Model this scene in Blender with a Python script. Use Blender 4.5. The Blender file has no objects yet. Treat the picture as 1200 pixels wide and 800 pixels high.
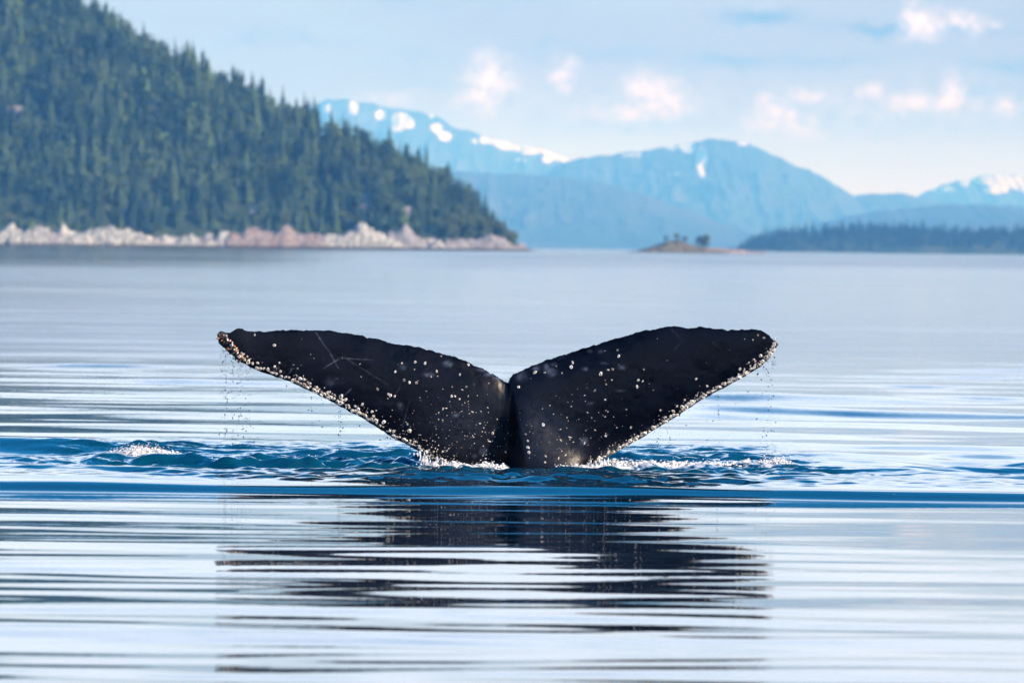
import bpy, bmesh, math, random
import numpy as np
from mathutils import Matrix, Vector, Euler
R = math.radians
random.seed(7)
scene = bpy.context.scene
COL = scene.collection

# ------------------------------------------------------------------ camera
F = 6657.0                       # focal length in pixels of the 1200 px wide frame (200 mm lens)
CAM = Vector((0.0, -46.0, 1.81))
PITCH = math.atan(110.0 / F)
ROLL = R(0.67)
cam_data = bpy.data.cameras.new('camera')
cam = bpy.data.objects.new('camera', cam_data); COL.objects.link(cam)
cam_data.sensor_width = 36.0
cam_data.lens = F / 1200.0 * 36.0
cam_data.clip_start = 0.5
cam_data.clip_end = 200000.0
ROT = Euler((math.pi/2 - PITCH, 0, 0)).to_matrix() @ Matrix.Rotation(ROLL, 3, 'Z')
cam.matrix_world = Matrix.Translation(CAM) @ ROT.to_4x4()
cam_data.dof.use_dof = True
cam_data.dof.focus_distance = 46.0
cam_data.dof.aperture_fstop = 4.5
scene.camera = cam

# ------------------------------------------------------------------ light
SUN_EL = R(19.0)
SUN_AZ = R(122.0)                # clockwise from the view direction (+Y): right of and behind the camera
sun_dir = Vector((math.sin(SUN_AZ)*math.cos(SUN_EL), math.cos(SUN_AZ)*math.cos(SUN_EL), math.sin(SUN_EL)))
sd = bpy.data.lights.new('sun', 'SUN'); sd.energy = 4.8; sd.angle = R(0.53); sd.color = (1.0, 0.86, 0.70)
sun = bpy.data.objects.new('sun', sd); COL.objects.link(sun)
sun.rotation_euler = sun_dir.to_track_quat('Z', 'Y').to_euler()
sun.location = (60, -40, 40)

world = bpy.data.worlds.new('World'); scene.world = world
world.use_nodes = True
SKY_STRENGTH = 0.115
CLOUD_WHITE = (0.80, 0.74, 0.84)
CLOUD_BLUE = (0.10, 0.17, 0.30)
VEIL = (0.24, 0.17, 0.24)

class NB:
    """small helper that writes node graphs"""
    def __init__(s, tree):
        s.t = tree; s.n = tree.nodes; s.l = tree.links
    def node(s, kind, **kw):
        n = s.n.new(kind)
        for k, v in kw.items(): setattr(n, k, v)
        return n
    def put(s, sock, v):
        if v is None: return
        if isinstance(v, bpy.types.NodeSocket): s.l.new(v, sock)
        else: sock.default_value = v
    def m(s, op, a, b=None, c=None, clamp=False):
        n = s.node('ShaderNodeMath', operation=op, use_clamp=clamp)
        s.put(n.inputs[0], a); s.put(n.inputs[1], b); s.put(n.inputs[2], c)
        return n.outputs[0]
    def v(s, op, a, b=None, scale=None):
        n = s.node('ShaderNodeVectorMath', operation=op)
        s.put(n.inputs[0], a); s.put(n.inputs[1], b)
        if scale is not None: s.put(n.inputs['Scale'], scale)
        return n.outputs['Value'] if op in ('DOT_PRODUCT', 'LENGTH', 'DISTANCE') else n.outputs[0]
    def mix(s, f, a, b, blend='MIX'):
        n = s.node('ShaderNodeMix', data_type='RGBA', blend_type=blend)
        s.put(n.inputs[0], f)
        for sock, val in ((n.inputs[6], a), (n.inputs[7], b)):
            if isinstance(val, tuple) and len(val) == 3: val = (*val, 1)
            s.put(sock, val)
        return n.outputs[2]
    def ramp(s, x, lo, hi, a=0.0, b=1.0, smooth=True):
        n = s.node('ShaderNodeMapRange', interpolation_type='SMOOTHSTEP' if smooth else 'LINEAR')
        s.put(n.inputs[0], x); n.inputs[1].default_value = lo; n.inputs[2].default_value = hi
        n.inputs[3].default_value = a; n.inputs[4].default_value = b
        return n.outputs[0]
    def noise(s, vec, scale, detail=3.0, rough=0.5, out=0):
        n = s.node('ShaderNodeTexNoise'); s.put(n.inputs['Vector'], vec)
        n.inputs['Scale'].default_value = scale; n.inputs['Detail'].default_value = detail
        n.inputs['Roughness'].default_value = rough
        return n.outputs[out]

def horizon_y(px): return 290.0 + (px - 600.0) * math.tan(ROLL)

def build_world():
    t = world.node_tree
    for n in list(t.nodes): t.nodes.remove(n)
    b = NB(t)
    out = b.node('ShaderNodeOutputWorld'); bg = b.node('ShaderNodeBackground')
    t.links.new(bg.outputs[0], out.inputs[0])
    sky = b.node('ShaderNodeTexSky'); sky.sky_type = 'NISHITA'; sky.sun_disc = False
    sky.sun_elevation = SUN_EL; sky.sun_rotation = SUN_AZ
    sky.altitude = 0; sky.air_density = 1.0; sky.dust_density = 0.15; sky.ozone_density = 5.0
    hs = b.node('ShaderNodeHueSaturation'); hs.inputs['Saturation'].default_value = 1.4; t.links.new(sky.outputs[0], hs.inputs['Color'])
    base = b.v('SCALE', hs.outputs[0], scale=SKY_STRENGTH)
    d = b.v('NORMALIZE', b.node('ShaderNodeTexCoord').outputs['Generated'])
    sep = b.node('ShaderNodeSeparateXYZ'); t.links.new(d, sep.inputs[0])
    el = b.m('ARCSINE', sep.outputs[2])
    az = b.m('ARCTAN2', sep.outputs[0], sep.outputs[1])
    U = b.m('MULTIPLY', az, F); V = b.m('MULTIPLY', el, F)
    cmb = b.node('ShaderNodeCombineXYZ'); b.put(cmb.inputs[0], U); b.put(cmb.inputs[1], V)
    uv = cmb.outputs[0]
    # ragged edges: bend the coordinates with noise
    wob = b.v('SUBTRACT', b.noise(uv, 0.022, 5.0, 0.65, out=1), (0.5, 0.5, 0.5))
    uvw = b.v('ADD', uv, b.v('MULTIPLY', wob, (95, 48, 0)))
    def blobs(lst):
        acc = None
        for px, py, rx, ry, s in lst:
            c = (px - 600.0, horizon_y(px) - py, 0)
            n = b.node('ShaderNodeVectorMath', operation='MULTIPLY_ADD')
            b.put(n.inputs[0], uvw); n.inputs[1].default_value = (1/rx, 1/ry, 0); n.inputs[2].default_value = (-c[0]/rx, -c[1]/ry, 0)
            g = b.m('MULTIPLY_ADD', b.v('LENGTH', n.outputs[0]), -0.52*s, s)
            acc = g if acc is None else b.m('MAXIMUM', acc, g)
        return b.ramp(acc, 0.0, 1.0)
    white = blobs([(566, 98, 26, 30, .9), (657, 88, 17, 20, .7), (762, 116, 34, 26, .95), (730, 128, 50, 16, .7),
                   (800, 124, 36, 10, .5), (1076, 28, 24, 16, 1.0), (1126, 30, 20, 13, .8), (902, 132, 30, 14, .85),
                   (915, 148, 44, 12, .7), (944, 112, 26, 10, .7), (1016, 112, 22, 13, .65), (1064, 120, 26, 15, .8),
                   (1114, 116, 24, 20, .95), (1174, 124, 24, 13, .7), (455, 116, 40, 12, .45), (1060, 128, 190, 34, .42), (740, 122, 130, 34, .40), (590, 112, 70, 36, .35), (1280, 110, 50, 20, .8), (1400, 60, 60, 20, .8)])
    blue = blobs([(888, 21, 44, 9, .8), (1040, 36, 40, 8, .85), (1095, 40, 60, 6, .7), (720, 64, 90, 10, .4), (850, 72, 60, 8, .6),
                  (960, 68, 80, 7, .45), (1176, 77, 36, 7, .6), (510, 96, 60, 6, .3), (290, 48, 12, 6, .4),
                  (352, 45, 12, 10, .35), (1020, 142, 170, 13, .45), (745, 146, 90, 8, .5), (925, 128, 36, 6, .5), (690, 104, 60, 9, .3)])
    lump = b.ramp(b.noise(uv, 0.05, 4.0, 0.6), 0.32, 0.60, 0.35, 1.15)
    white = b.m('MULTIPLY', b.m('MULTIPLY', white, lump), 0.85, clamp=True)
    # the thin veil of high cloud that whitens the sky low down, all the way round
    vn = b.noise(b.v('MULTIPLY', uv, (0.35, 1.0, 1.0)), 0.0035, 4.0, 0.55)
    low = b.ramp(el, R(9.0), R(0.3), 0.0, 0.85)
    veil = b.m('MULTIPLY', low, b.ramp(vn, 0.25, 0.7, 0.75, 1.0))
    # scattered cumulus beyond the frame, up to about ten degrees
    hi = b.noise(b.v('MULTIPLY', uv, (0.5, 1.1, 1.0)), 0.006, 5.0, 0.55)
    big = b.noise(b.v('MULTIPLY', uv, (0.45, 1.0, 1.0)), 0.0022, 4.0, 0.55)
    elr = b.m('ADD', el, b.m('MULTIPLY', b.m('SUBTRACT', big, 0.5), R(5.0)))
    band = b.m('MULTIPLY', b.m('MULTIPLY', b.ramp(elr, R(1.8), R(4.6)), b.ramp(el, R(1.9), R(3.2))), b.ramp(elr, R(14.5), R(7.0)))
    scat = b.m('MULTIPLY', b.ramp(hi, 0.20, 0.56, 0.45, 1.0), band)
    c = b.mix(veil, base, VEIL)
    glow = b.m('MULTIPLY', b.ramp(el, R(1.6), R(0.4)), 0.75)
    c = b.mix(glow, c, (0.66, 0.76, 1.3))
    c = b.mix(b.m('MULTIPLY', scat, 0.95), c, (0.84, 1.03, 1.46))
    # thin grey layers
    lay = b.noise(b.v('MULTIPLY', uvw, (0.22, 1.5, 1.0)), 0.011, 4.0, 0.6)
    layf = b.m('MULTIPLY', b.m('MULTIPLY', b.ramp(lay, 0.50, 0.72), b.ramp(el, R(0.9), R(1.5))), b.ramp(el, R(5.0), R(2.0), 0.0, 0.38))
    c = b.mix(layf, c, CLOUD_BLUE)
    c = b.mix(blue, c, CLOUD_BLUE)
    c = b.mix(white, c, CLOUD_WHITE)
    t.links.new(c, bg.inputs[0]); bg.inputs[1].default_value = 1.0
build_world()

vs = scene.view_settings
scene.display_settings.display_device = 'sRGB'
vs.view_transform = 'Standard'; vs.look = 'None'; vs.gamma = 1.0; vs.use_curve_mapping = False
vs.exposure = 0.69
scene.render.engine = 'CYCLES'
cy = scene.cycles
cy.use_denoising = True
cy.max_bounces = 6; cy.volume_bounces = 1; cy.transmission_bounces = 6; cy.diffuse_bounces = 2; cy.glossy_bounces = 4
cy.sample_clamp_indirect = 6.0
cy.caustics_reflective = False; cy.caustics_refractive = False

# ------------------------------------------------------------------ helpers
def tag(o, label=None, cat=None, group=None, kind=None):
    if label: o['label'] = label
    if cat: o['category'] = cat
    if group: o['group'] = group
    if kind: o['kind'] = kind
    return o

def mesh_obj(name, verts, faces, mat, parent=None, smooth=False):
    me = bpy.data.meshes.new(name)
    if isinstance(verts, np.ndarray) and isinstance(faces, np.ndarray):
        nv, nf, k = len(verts), len(faces), faces.shape[1]
        me.vertices.add(nv); me.vertices.foreach_set('co', verts.astype(np.float32).ravel())
        me.loops.add(nf*k); me.loops.foreach_set('vertex_index', faces.astype(np.int32).ravel())
        me.polygons.add(nf)
        me.polygons.foreach_set('loop_start', np.arange(0, nf*k, k, dtype=np.int32))
        me.update(calc_edges=True)
    else:
        me.from_pydata([tuple(v) for v in verts], [], faces)
    if smooth:
        me.polygons.foreach_set('use_smooth', np.ones(len(me.polygons), dtype=bool))
    me.update()
    mats = mat if isinstance(mat, (list, tuple)) else [mat]
    for x in mats: me.materials.append(x)
    o = bpy.data.objects.new(name, me); COL.objects.link(o)
    if parent: o.parent = parent
    return o

def attr(o, name, vals):
    a = o.data.attributes.new(name, 'FLOAT', 'POINT'); a.data.foreach_set('value', np.asarray(vals, dtype=np.float32).ravel())

def grid_faces(nr, nc):
    i = np.arange(nr-1)[:, None]*nc + np.arange(nc-1)[None, :]
    i = i.ravel()
    return np.stack([i, i+1, i+nc+1, i+nc], 1)

def ray(px, py):
    return ROT @ Vector(((px-600.0)/F, (400.0-py)/F, -1.0))
def at_depth(px, py, depth):
    """world point seen at a pixel, at a distance measured along +Y from the camera"""
    d = ray(px, py); return CAM + d*(depth/d.y)

_rs = np.random.RandomState(11)
_perm = _rs.rand(512, 512)
def vnoise(x, y):
    xi = np.floor(x).astype(int); yi = np.floor(y).astype(int)
    fx = x-xi; fy = y-yi
    fx = fx*fx*(3-2*fx); fy = fy*fy*(3-2*fy)
    a = _perm[xi % 512, yi % 512]; b_ = _perm[(xi+1) % 512, yi % 512]
    c = _perm[xi % 512, (yi+1) % 512]; d = _perm[(xi+1) % 512, (yi+1) % 512]
    return (a*(1-fx)+b_*fx)*(1-fy)+(c*(1-fx)+d*fx)*fy
def fbm(x, y, oct=4, gain=0.5, ridged=False):
    s = 0; amp = 1; tot = 0
    for k in range(oct):
        n = vnoise(x*2**k+17.3*k, y*2**k+5.1*k)
        if ridged: n = 1-np.abs(2*n-1)
        s = s+amp*n; tot += amp; amp *= gain
    return s/tot
def sstep(x, a, b):
    t = np.clip((x-a)/(b-a), 0, 1); return t*t*(3-2*t)

def principled(name, color=(0.5, 0.5, 0.5), rough=0.7, spec=0.5):
    m = bpy.data.materials.new(name); m.use_nodes = True
    b = NB(m.node_tree); p = m.node_tree.nodes['Principled BSDF']
    p.inputs['Base Color'].default_value = (*color, 1); p.inputs['Roughness'].default_value = rough
    p.inputs['Specular IOR Level'].default_value = spec
    return m, b, p

# ------------------------------------------------------------------ water
def wave_set(n, lmin, lmax, spread, seed):
    r = np.random.RandomState(seed)
    lam = np.exp(r.uniform(np.log(lmin), np.log(lmax), n)); th = r.normal(0, spread, n)
    k = 2*np.pi/lam
    return k*np.sin(th), k*np.cos(th), r.uniform(0, 2*np.pi, n), np.sqrt(2.0/n)/k
def wave_eval(ws, x, y):
    h = np.zeros_like(x)
    for kx, ky, ph, a in zip(*ws): h += a*np.sin(kx*x+ky*y+ph)
    return h
W_LONG = wave_set(18, 5, 14, R(14), 1)
W_MID = wave_set(30, 1.1, 3.0, R(10), 2)
W_SHORT = wave_set(36, 0.42, 1.15, R(9), 3)
W_FAR = wave_set(54, 0.8, 6.0, R(17), 6)
W_CHOP = wave_set(70, 0.13, 0.7, R(55), 4)
W_LUMP = wave_set(24, 0.8, 2.4, R(38), 5)
FOOT = -4.75                     # near foot of the swell that the tail pushes ahead of it
RIDGES = [  # x, y, half length, half depth, height
    (-4.0, 3.2, 1.1, .55, .10), (-3.7, 0.2, 1.1, .5, .05), (-1.8, -0.6, 0.9, .35, .02), (-0.9, 2.6, 1.2, .6, .05),
    (2.0, 1.4, 0.7, .4, .05), (2.15, 0.6, 0.28, .3, .06), (3.1, -0.6, 1.0, .4, .035), (4.4, 0.2, 0.6, .5, .07), (-3.1, 1.7, .5, .3, .09), (3.4, -.2, .8, .3, .05), (2.7, 2.6, .9, .5, .06), (.9, 2.4, .8, .5, .06)]
def chop_mask(x, y):
    e = sstep(y, -2.0, -0.6)*(1-sstep(y, 4.0, 7.5))
    ex = sstep(x, -4.6, -2.6)*(1-sstep(x, 1.8, 3.0))
    n = fbm(x*0.9+31, y*0.5+7, 3)
    return e*ex*np.clip(0.6+2.0*(n-0.4), 0.38, 1.3)
def water_height(x, y):
    dist = y - CAM.y
    patch = fbm(x*0.11+3, y*0.035+9, 3)
    patch2 = fbm(x*0.35+50, y*0.10+2, 3)
    near = 1-sstep(y, -8, 2)
    s_mid = 0.0085*near
    s_far = (1-near)*(0.019+0.026*sstep(patch2, .45, .70))
    s_short = 0.0078*near*(0.4+1.2*patch) + (1-near)*(0.010*sstep(patch2, .42, .68))
    fade_short = 1-sstep(dist, 75, 130); fade_mid = 1-0.8*sstep(dist, 70, 140)-.2*sstep(dist, 180, 300); fade_long = 1-sstep(dist, 500, 900)
    # calmer water toward the right of the foreground
    calm = 1-0.72*sstep(x, 1.4, 2.8)*near
    h = wave_eval(W_LONG, x, y)*(0.006+0.006*sstep(dist, 55, 120))*fade_long
    h += wave_eval(W_FAR, x, y)*s_far*fade_mid + wave_eval(W_MID, x, y)*s_mid*calm + wave_eval(W_SHORT, x, y)*s_short*fade_short*calm
    # the swell: a smooth double step facing the camera, nearly straight across
    u = y - (FOOT + 0.16*np.sin(x*0.62+1.0)+0.07*np.sin(x*1.7+.4)+0.5*(fbm(x*.4+5, x*0+2, 2)-.5))
    amp = 0.72+0.55*fbm(x*.55+2, x*0+8, 2)
    prof = 0.055*amp*sstep(u, 0.0, 0.36+.16*amp) + 0.022*sstep(u, 0.60, 1.6+0.2*np.sin(x*.7))
    prof *= 1-0.9*sstep(u, 1.8, 5.0)
    h = h*(1-0.75*sstep(u, -0.5, 0.1)*(1-sstep(u, 2.0, 6.0))) + prof
    for rx, ry, lx, ly, a in RIDGES:
        h += a*np.exp(-((x-rx)/lx)**2-((y-ry+0.15*(x-rx))/ly)**2)
    zone = sstep(y, -4.1, -2.4)*(1-sstep(y, 4.0, 7.0))
    zone = zone*(1-0.75*np.exp(-(x/1.6)**4)*(1-sstep(y, -.4, .8)))
    h += wave_eval(W_LUMP, x, y)*0.058*zone*(0.4+0.6*sstep(-x, 0.5, 2.5)+0.3*sstep(x, .8, 2))
    h += wave_eval(W_CHOP, x, y)*(0.31*chop_mask(x, y)+sstep(y, -4.1, -3.2)*(1-sstep(y, -.5, 1))*(0.05+0.12*(1-sstep(np.abs(x+.3), 1.5, 3.2))))
    return h

def build_water():
    rows = []
    y = 900.0
    def d_of(ypx): return F*CAM.z/(ypx-290.0)
    rows += [1.5, 3, 5, 8, 11, 14, 16, 17.5]
    ys = np.arange(860, 579, -0.70); rows += list(d_of(ys))
    rows += list(np.arange(rows[-1]+0.03, 52.5, 0.038))
    y0 = 290+F*CAM.z/rows[-1]
    rows += list(d_of(np.arange(y0-0.5, 312, -0.65)))
    rows += list(np.exp(np.linspace(np.log(rows[-1]*1.03), np.log(44000), 60)))
    rows = np.array(rows)
    half = 600/F
    t = np.linspace(-half*1.10, half*1.10, 500)
    side = half*1.10*np.exp(np.linspace(0.06, np.log(1.0/(half*1.10)), 26))
    t = np.concatenate([-side[::-1], t, side])
    D, T = np.meshgrid(rows, t, indexing='ij')
    X = D*T; Y = D + CAM.y
    H = np.zeros_like(X)
    m = D < 950
    H[m] = water_height(X[m], Y[m])
    H *= 1-sstep(np.abs(T), 0.3, 0.6)
    V = np.stack([X, Y, H], -1).reshape(-1, 3)
    # slope of the ripples too fine for the mesh
    pn = fbm(X*0.02+4, Y*0.006+1, 3)
    sl = 0.002 + 0.012*sstep(D, 48, 80)
    # glossy spread of the waves too small to see, growing with distance; calmer in the lee of the hill
    far = sstep(D, 44, 110)
    rg = 0.03 + far*(0.12+0.10*(pn-.4))
    lee = sstep(D, 330, 520)*(1-sstep(T, -0.05, -0.005))
    rg = rg*(1-0.45*lee) + 0.06*sstep(D, 400, 900)*sstep(T, -0.05, 0.0)
    sl += 0.20*np.where(m, chop_mask(X, Y), 0)
    o = mesh_obj('sea_water', V, grid_faces(len(rows), len(t)), MAT['water'], smooth=True)
    attr(o, 'ripple', sl); attr(o, 'spread', rg)
    foam = np.zeros_like(X)
    for fx, fy, lx, ly, a in FOAM_PATCHES:
        foam = np.maximum(foam, a*np.exp(-((X-fx)/lx)**2-((Y-fy)/ly)**2))
    attr(o, 'foam', foam)
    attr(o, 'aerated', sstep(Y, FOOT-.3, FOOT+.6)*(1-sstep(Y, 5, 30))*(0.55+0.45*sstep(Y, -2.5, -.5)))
    tag(o, kind='structure')
    return o
FOAM_PATCHES = [(-3.05, 1.5, .5, .5, .95), (-0.45, -0.25, .25, .2, 1.0), (0.75, -0.2, .45, .25, 1.0), (1.35, .1, .55, .5, .8), (2.1, 0.3, .3, .3, .6), (-1.9, .8, 1.0, .6, .45)]

MAT = {}
def water_material():
    m, b, p = principled('water', (0.001, 0.070, 0.150), 0.03)
    p.inputs['IOR'].default_value = 1.333
    geo = b.node('ShaderNodeNewGeometry')
    ra = b.node('ShaderNodeAttribute', attribute_name='ripple').outputs['Fac']
    pos = b.v('MULTIPLY', geo.outputs['Position'], (0.55, 1.5, 0.0))
    n1 = b.v('SUBTRACT', b.noise(pos, 1.3, 3.0, 0.6, out=1), (0.5, 0.5, 0.5))
    n3 = b.v('SUBTRACT', b.noise(geo.outputs['Position'], 17.0, 3.0, 0.6, out=1), (0.5, 0.5, 0.5))
    n1 = b.v('ADD', b.v('MULTIPLY', n1, (1.6, 4.0, 0.0)), b.v('MULTIPLY', n3, (3.0, 4.0, 0.0)))
    nn = b.v('NORMALIZE', b.v('ADD', geo.outputs['Normal'], b.v('SCALE', n1, scale=ra)))
    b.put(p.inputs['Normal'], nn)
    fa = b.node('ShaderNodeAttribute', attribute_name='foam').outputs['Fac']
    fn = b.noise(b.v('MULTIPLY', geo.outputs['Position'], (1.0, 0.6, 1.0)), 11.0, 5.0, 0.65)
    ff = b.ramp(b.m('ADD', fn, b.m('MULTIPLY', fa, 0.42)), 0.68, 0.84)
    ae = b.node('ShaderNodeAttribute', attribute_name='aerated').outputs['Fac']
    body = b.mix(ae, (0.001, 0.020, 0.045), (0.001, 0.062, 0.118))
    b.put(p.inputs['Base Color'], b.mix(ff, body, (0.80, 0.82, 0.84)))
    sp = b.node('ShaderNodeAttribute', attribute_name='spread').outputs['Fac']
    b.put(p.inputs['Roughness'], b.m('MAXIMUM', sp, b.m('MULTIPLY', ff, 0.6)))
    return m
MAT['water'] = water_material()
build_water()

# ------------------------------------------------------------------ materials of the land
def rock_material(name, c1, c2, c3, scale=0.19, wet=1.3):
    m, b, p = principled(name, c1, 0.85, 0.25)
    pos = b.node('ShaderNodeNewGeometry').outputs['Position']
    n = b.noise(pos, scale, 6.0, 0.65); n2 = b.noise(b.v('MULTIPLY', pos, (1, 1, 2.2)), scale*3.1, 4.0, 0.6)
    c = b.mix(b.ramp(n, 0.38, 0.62), c1, c2)
    c = b.mix(b.ramp(n2, 0.50, 0.63), c, c3)
    sep = b.node('ShaderNodeSeparateXYZ'); b.put(sep.inputs[0], pos)
    tide = b.ramp(b.m('ADD', sep.outputs[2], b.m('MULTIPLY', n2, 2.0)), wet+0.2, wet+1.2)
    c = b.mix(tide, (0.045, 0.04, 0.032), c)
    b.put(p.inputs['Base Color'], c)
    return m
MAT['pale_rock'] = rock_material('pale_granite', (0.52, 0.51, 0.475), (0.36, 0.355, 0.34), (0.11, 0.115, 0.12))
MAT['red_rock'] = rock_material('reddish_rock', (0.28, 0.205, 0.185), (0.35, 0.30, 0.28), (0.12, 0.095, 0.095))
MAT['grey_rock'] = rock_material('grey_rock', (0.38, 0.35, 0.36), (0.27, 0.26, 0.28), (0.14, 0.13, 0.14))
MAT['shelf_rock'] = rock_material('shelf_rock', (0.34, 0.26, 0.25), (0.40, 0.33, 0.31), (0.15, 0.12, 0.12), 0.3, -1.0)
MAT['islet_rock'] = rock_material('islet_rock', (0.15, 0.132, 0.10), (0.19, 0.17, 0.105), (0.05, 0.05, 0.055), 0.4, 0.6)

def hill_material():
    m, b, p = principled('forest_floor', (0.05, 0.07, 0.04), 0.95, 0.1)
    pos = b.node('ShaderNodeNewGeometry').outputs['Position']
    n = b.noise(pos, 0.02, 5.0, 0.6)
    c = b.mix(b.ramp(n, 0.4, 0.6), (0.030, 0.050, 0.026), (0.07, 0.085, 0.04))
    ra = b.node('ShaderNodeAttribute', attribute_name='bare').outputs['Fac']
    n2 = b.noise(pos, 0.15, 4.0, 0.6)
    c = b.mix(b.ramp(b.m('ADD', ra, b.m('MULTIPLY', n2, 0.5)), 0.6, 0.8), c, (0.40, 0.37, 0.36))
    b.put(p.inputs['Base Color'], c)
    return m
MAT['hill'] = hill_material()

def foliage_material(name, dark, light, use_attr):
    m, b, p = principled(name, dark, 0.8, 0.2)
    if use_attr: r = b.node('ShaderNodeAttribute', attribute_name='tint').outputs['Fac']
    else: r = b.node('ShaderNodeObjectInfo').outputs['Random']
    pos = b.node('ShaderNodeNewGeometry').outputs['Position']
    n = b.noise(pos, 0.5, 2.0, 0.5)
    f = b.m('ADD', b.m('MULTIPLY', r, 0.8), b.m('MULTIPLY', n, 0.4))
    big = b.noise(pos, 0.034, 3.0, 0.6)
    f = b.m('ADD', b.m('MULTIPLY', f, 0.6), b.ramp(big, 0.36, 0.66, 0.0, 0.5))
    c = b.mix(b.ramp(f, 0.15, 1.05), dark, light)
    c = b.mix(b.ramp(r, 0.90, 0.97), c, (light[0]*1.3, light[1]*1.35, light[2]*0.9))
    b.put(p.inputs['Base Color'], c)
    return m
MAT['conifer'] = foliage_material('conifer_needles', (0.020, 0.042, 0.026), (0.098, 0.148, 0.056), False)
MAT['conifer_mass'] = foliage_material('conifer_needles_mass', (0.020, 0.042, 0.026), (0.098, 0.148, 0.056), True)
MAT['dim_spruce_mass'] = foliage_material('shaded_spruce_mass', (0.006, 0.012, 0.011), (0.016, 0.028, 0.020), True)  # needle colour darkened to paint the headland trees as less lit
MAT['broadleaf'] = foliage_material('broad_leaves', (0.05, 0.085, 0.035), (0.10, 0.12, 0.045), False)
MAT['bark'] = principled('bark', (0.09, 0.065, 0.05), 0.9, 0.1)[0]

# ------------------------------------------------------------------ mountains
def interp(pts):
    xs = [p[0] for p in pts]; ys = [p[1] for p in pts]
    return lambda x: np.interp(x, xs, ys)

def mountain_material(name, base, dark):
    m, b, p = principled(name, base, 0.9, 0.1)
    pos = b.node('ShaderNodeNewGeometry').outputs['Position']
    n = b.noise(pos, 0.0016, 6.0, 0.6)
    c = b.mix(b.ramp(n, 0.4, 0.62), base, dark)
    s = b.node('ShaderNodeAttribute', attribute_name='snow').outputs['Fac']
    n2 = b.noise(b.v('MULTIPLY', pos, (1.0, 0.25, 0.7)), 0.013, 5.0, 0.65)
    f = b.ramp(b.m('ADD', s, b.m('MULTIPLY', b.m('SUBTRACT', n2, 0.5), 1.3)), 0.34, 0.52)
    c = b.mix(f, c, (0.85, 0.86, 0.88))
    b.put(p.inputs['Base Color'], c)
    return m
MAT['mountain'] = mountain_material('mountain_slope', (0.055, 0.075, 0.06), (0.09, 0.095, 0.095))

def mountain(name, label, pts, depth, snow, base_depth, seed, rough=1.0):
    """a ridge: crest line over the pixels pts, falling in spurs to the water in front and behind"""
    x0, x1 = pts[0][0], pts[-1][0]
    xs = np.arange(x0, x1+0.1, 2.2)
    crest = interp(pts)(xs)
    crest = crest + (fbm(xs*0.06+seed, xs*0+seed, 5, .6)-0.5)*8*rough
    w = np.array([at_depth(px, py, depth) for px, py in zip(xs, crest)])
    NR = 70
    s = np.linspace(0, 1, NR)
    Xw, S = np.meshgrid(w[:, 0], s)
    Zc = np.tile(np.maximum(w[:, 2], 3), (NR, 1))
    k = depth/F
    Yf = depth + CAM.y - base_depth*S
    nz = fbm(Xw/(k*38)+seed*3.1, Yf/(k*38*4)+seed, 5, 0.55, ridged=True)-0.55
    prof = (1-S)**1.15
    Z = Zc*prof + nz*Zc*0.25*np.sin(np.pi*np.clip(S, 0, 1))**0.7*rough
    Z = np.minimum(Z, Zc*(1-0.25*S))
    Z[-1] = -4
    # back side
    Zb = np.tile(np.maximum(w[:, 2], 3), (8, 1))*np.linspace(0.95, -0.02, 8)[:, None]
    Yb = np.linspace(depth+CAM.y+150, depth+CAM.y+base_depth, 8)[:, None]+0*Zb
    V = np.concatenate([np.stack([Xw[::-1], Yf[::-1], Z[::-1]], -1), np.stack([np.tile(w[:, 0], (8, 1)), Yb, Zb], -1)], 0)
    nr, nc = V.shape[:2]
    V = V.reshape(-1, 3)
    o = mesh_obj(name, V, grid_faces(nr, nc), MAT['mountain'], smooth=True)
    # snow patches, by the pixel they show at
    L = ROT.transposed()
    q = (V-np.array(CAM)) @ np.array(L).T
    PX = 600 + F*q[:, 0]/-q[:, 2]; PY = 400 - F*q[:, 1]/-q[:, 2]
    sn = np.zeros(len(V))
    for sx, sy, rx, ry, a in snow:
        sn = np.maximum(sn, a*np.exp(-((PX-sx)/rx)**2-((PY-sy)/ry)**2))
    attr(o, 'snow', sn)
    tag(o, label=label, kind='structure')
    return o

mountain('mountain', 'far blue mountain ridge with snow patches behind the wooded hill',
    [(250, 190), (300, 160), (340, 138), (365, 124), (385, 116), (402, 115), (420, 120), (450, 126), (480, 129), (510, 136), (530, 147), (560, 157), (580, 164), (600, 170), (630, 174), (660, 183), (700, 197), (780, 235), (860, 285)],
    30000, [(383, 128, 6, 6, 1), (414, 126, 5, 9, 1), (446, 135, 6, 6, 1), (470, 139, 12, 7, 1), (478, 145, 9, 7, 1), (466, 150, 8, 6, 1),
            (506, 134, 5, 5, 1), (511, 150, 8, 7, 1), (521, 160, 8, 6, 1), (556, 166, 5, 5, .7), (575, 163, 14, 6, 1), (600, 170, 20, 7, 1.0),
            (625, 174, 22, 8, 1.1), (650, 181, 16, 7, 1), (642, 186, 9, 6, .8), (668, 187, 10, 5, .9), (607, 188, 12, 4, .6)], 3200, 2)
mountain('mountain', 'broad blue mountain with a snow streak below its summit',
    [(520, 272), (580, 232), (640, 203), (662, 191), (700, 183), (740, 179), (775, 174), (800, 168), (830, 163), (860, 165), (880, 170), (900, 178), (930, 192), (960, 204), (985, 219), (1003, 229), (1020, 229), (1060, 228), (1080, 234), (1140, 238), (1200, 242), (1300, 262)],
    25000, [(790, 170, 24, 5, 1), (808, 176, 9, 5, 1), (822, 190, 6, 16, 1.7), (790, 204, 15, 4, .55), (870, 168, 8, 4, .7), (740, 182, 20, 4, .45)], 3000, 9)
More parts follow.
